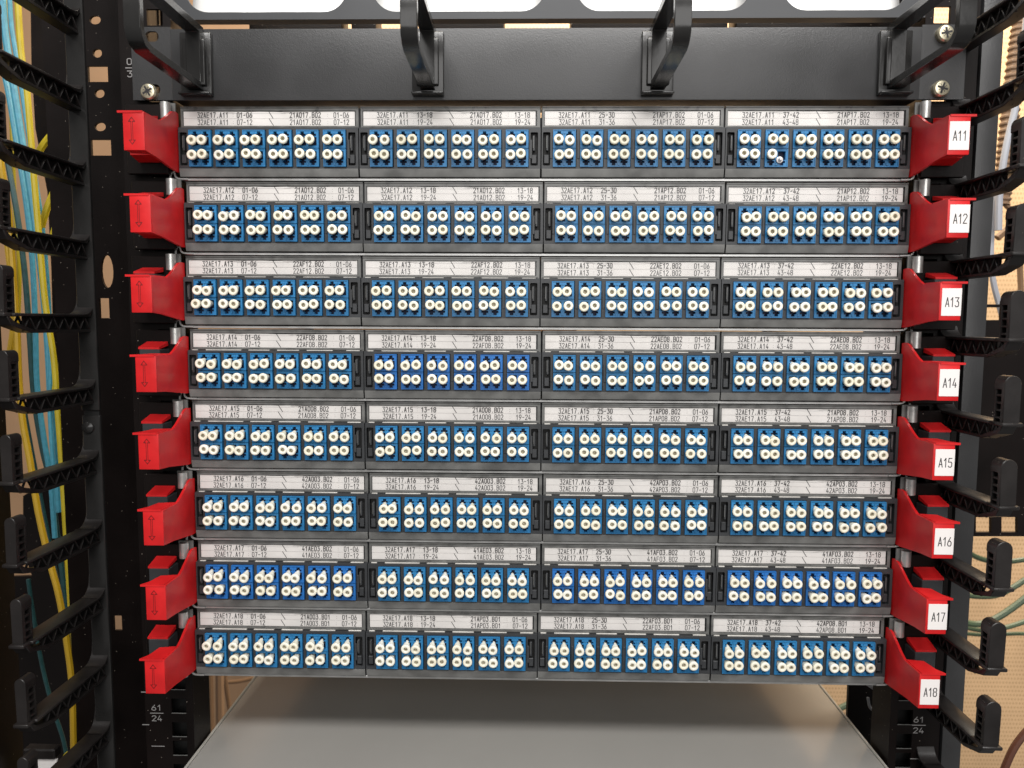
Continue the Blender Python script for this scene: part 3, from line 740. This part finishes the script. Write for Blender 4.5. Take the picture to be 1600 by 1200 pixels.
o = b.build('brace_rod'); tag(o, 'brown brace rods crossing in front of the beige door by the A12 tag', 'brace')

def cable(name, px, Y, r, m, label, cat='cable', group=None, n=8, ys=None):
    pts = [at(x, y, Y+(ys[i] if ys else 0)) for i, (x, y) in enumerate(px)]
    b = MB(); b.tube(spline(pts, 6), r*mm, m, n); o = b.build(name); return tag(o, label, cat, group)
GY = 'patch cables running down the left manager'
Yc = .055
C = [
 ('yellow', [(26,-30),(33,80),(41,130),(48,210),(55,300),(63,390),(71,475),(84,560),(90,640),(96,720),(103,830),(110,940),(117,1060),(121,1230)], 2.0, 'bright yellow cable running the full height of the left bundle, beside the aqua ones', .05),
 ('orange', [(-8,180),(2,260),(13,330),(20,420),(26,510),(30,600),(36,660),(47,720),(60,800),(76,870),(92,930),(104,1000),(113,1080),(116,1230)], 2.2, 'amber yellow cable bowing in from the left edge to the bottom of the bundle', .045),
 ('aqua', [(2,-30),(8,50),(22,140),(33,210),(48,300),(60,390),(70,480),(76,560),(80,640),(87,720),(91,800)], 2.3, 'thick pale aqua cable down the middle of the left bundle', .07),
 ('aqua', [(-14,-30),(-4,60),(14,150),(27,230),(40,310),(50,400),(55,500),(58,600),(68,680),(79,750),(86,840)], 1.9, 'aqua cable just left of the pale thick one', .085),
 ('aqua', [(14,-30),(18,40),(31,120),(43,200),(57,290),(68,370),(76,470),(79,560),(78,640),(83,730)], 1.5, 'slim aqua cable next to the bright yellow one', .06),
 ('teal', [(-10,120),(8,230),(26,330),(38,420),(46,520),(53,620),(66,700),(80,760),(90,840),(98,900),(104,960)], 2.0, 'dark teal cable behind the aqua cables', .10),
 ('teal', [(24,560),(38,640),(60,760),(84,880),(100,960),(108,1040)], 1.6, 'dark green cable low in the left bundle', .10),
 ('yellow', [(6,-30),(10,60),(18,180),(22,300),(30,420),(27,520),(20,640)], 1.6, 'yellow cable leaving the bundle toward the left edge', .11),
 ('orange', [(-20,240),(0,310),(14,400),(22,490),(14,560),(0,640)], 2.2, 'broad amber cable at the far left edge', .10),
 ('teal', [(44,905),(52,960),(66,1040),(84,1110),(100,1160),(112,1230)], 1.5, 'dark green cable at the bottom left behind the fingers', .09),
 ('yellow', [(124,1230),(112,1180),(98,1195),(94,1240)], 2.6, 'yellow cable loop at the bottom of the left manager', .06),
]
for k, (c, px, r, lab, Y) in enumerate(C):
    cable('patch_cable', px, Y, r, M[c], lab, 'cable', GY)
BR = [([(96,180),(84,205),(64,232),(52,262)], 'upper'), ([(97,262),(84,300),(72,330),(60,372)], 'second'), ([(96,312),(88,350),(80,380)], 'third'), ([(108,512),(98,560),(88,600),(84,640)], 'fourth')]
for px, w in BR:
    cable('branch_cable', px, .06, 2.3, M['yellow'], 'short yellow cable branching right out of the left bundle, %s from the top' % w, 'cable', 'yellow branch cables')
cable('branch_cable', [(118,664),(104,670),(92,684)], .08, 1.3, M['orange'], 'small amber cable stub near the middle of the left bundle', 'cable', 'yellow branch cables')
b = MB(); a = at(66, 1195, .02); b.box(a.x-.010, a.x+.010, .02, .022, a.z-.012, a.z+.004, M['sticker'], .0004); b.box(a.x-.012, a.x+.010, .018, .026, a.z+.0045, a.z+.012, M['finger'], .001)
o = b.build('cable_tag'); tag(o, 'white cable tag with black clip at the bottom left corner', 'cable tag')

# right side background cables
def hose():
    pts = spline([at(x, y, .22) for x, y in ((1606,-20),(1592,60),(1581,150),(1572,240),(1564,320))], 34)
    b = MB(); n = 10; pr = []
    for i, p in enumerate(pts):
        pr.append((p, (7.6 if i % 4 < 2 else 6.4)*mm))
    vs = []; fs = []
    for i, (p, r) in enumerate(pr):
        d = (pr[min(i+1, len(pr)-1)][0]-pr[max(i-1, 0)][0]).normalized(); a = d.cross(Vector((0, 1, 0))).normalized(); c = a.cross(d)
        vs += [p+a*(r*math.cos(2*PI*k/n))+c*(r*math.sin(2*PI*k/n)) for k in range(n)]
    fs = [(k*n+i, k*n+(i+1) % n, (k+1)*n+(i+1) % n, (k+1)*n+i) for k in range(len(pr)-1) for i in range(n)]
    b.add(vs, fs, M['hose']); b.recalc = True; return b.build('corrugated_hose')
tag(hose(), 'ribbed brown corrugated hose behind the upper right fingers', 'hose')
cable('power_cable', [(1606,10),(1598,90),(1588,160),(1571,235),(1562,300),(1560,360)], .17, 2.7, M['cgrey'], 'pale grey cable curving down behind the upper right fingers')
cable('power_cable', [(1566,270),(1552,330),(1548,400),(1552,440),(1562,480),(1572,520)], .18, 2.4, M['cgrey'], 'pale grey cable behind the opening right of the A13 tag')
for k, (px, r, lab) in enumerate((([(1495,852),(1530,872),(1570,878),(1640,868)], 2.6, 'green cable crossing level, topmost of the right loops'),
                     ([(1490,925),(1530,932),(1570,925),(1640,880)], 2.8, 'green cable rising to the right, second of the loops'),
                     ([(1490,968),(1530,975),(1570,958),(1640,905)], 3.4, 'thick green cable rising to the right in the middle of the loops'),
                     ([(1490,976),(1540,985),(1590,975),(1650,950)], 2.6, 'green cable just under the thick one'),
                     ([(1490,988),(1540,992),(1590,990),(1650,992)], 2.2, 'lowest of the green cable loops'),)):
    cable('green_cable', px, .26+.02*k, r, M['green'], lab, 'cable', 'green cable loops behind the right fingers')
cable('brown_cable', [(1556,1240),(1572,1195),(1590,1160),(1625,1120)], .03, 2.4, M['brown'], 'brown cable crossing the bottom right corner')
# loops at the lower right inner post, pipes at the lower left
cable('grey_loop_cable', [(1352,1066),(1372,1078),(1395,1082),(1420,1076)], .055, 1.5, M['cgrey'], 'grey cable loop just under the right end of panel A18')
cable('grey_loop_cable', [(1356,1090),(1360,1106),(1374,1112),(1392,1108)], .055, 1.0, M['cgrey'], 'thin grey cable loop on the right inner post')
for k, (px, r, c, lab) in enumerate((([(326,1040),(328,1120),(330,1230)], 3.2, 'tand', 'tan pipe at the left of the gap beside the grey device'),
                    ([(343,1040),(344,1120),(346,1220)], 3.4, 'tan', 'pale tan pipe in the middle of the gap left of the grey device'),
                    ([(349,1040),(356,1090),(366,1150),(372,1190)], 1.8, 'tand', 'dark brown rod slanting beside the tan pipes'),
                    ([(356,1066),(376,1064),(402,1058)], 1.6, 'tand', 'dark brown rod lying across above the grey device corner'))):
    cable('pipe', px, .40+.02*k, r*1.6, M[c], lab, 'pipe', 'pipes seen left of the grey device')
cable('green_cable', [(1290,1120),(1310,1108),(1330,1098)], .4, 3.6, M['green'], 'short green cable in the gap right of the grey device')
# rear light-coloured sheet behind the lower gaps
b = MB(); b.box(-.42, .06, .80, .804, -.85, -.30, M['perf']); o = b.build('rear_sheet'); tag(o, 'beige perforated sheet far behind the gap left of the grey device', 'metal sheet')
b = MB(); b.box(-.40, .40, .62, .624, .06, .50, M['perf']); o = b.build('rear_top_sheet'); tag(o, 'beige perforated sheet glimpsed through the slot above the cable ring panel', 'metal sheet')
# dark bundles seen in the slot over the cable manager
for k, (x0, x1) in enumerate(((388, 534), (548, 588), (676, 788), (892, 1060), (1080, 1138), (1150, 1375))):
    b = MB(); p, q = at(x0, 38, .05), at(x1, 38, .05)
    b.box(p.x, q.x, .05, .07, p.z-.012, p.z+.010, M['rail'], .002, 2)
    o = b.build('equipment_foot')
    tag(o, 'dark block in the slot above the ring panel, %s from the left' % ('first', 'second', 'third', 'fourth', 'fifth', 'sixth')[k], 'dark block', 'dark blocks in the slot above the ring panel')

# black side wall of the rack at the far left, running towards the camera
xe = at(5, 560, .03).x
b = MB(); b.box(xe-.004, xe, -.16, .03, -.6, .0, M['rail'], .0006); b.box(xe-.004, xe, -.16, .03, .0005, .02, M['rail'])
o = b.build('side_wall'); tag(o, 'matt black side wall of the rack along the left edge of the picture', 'rack wall')
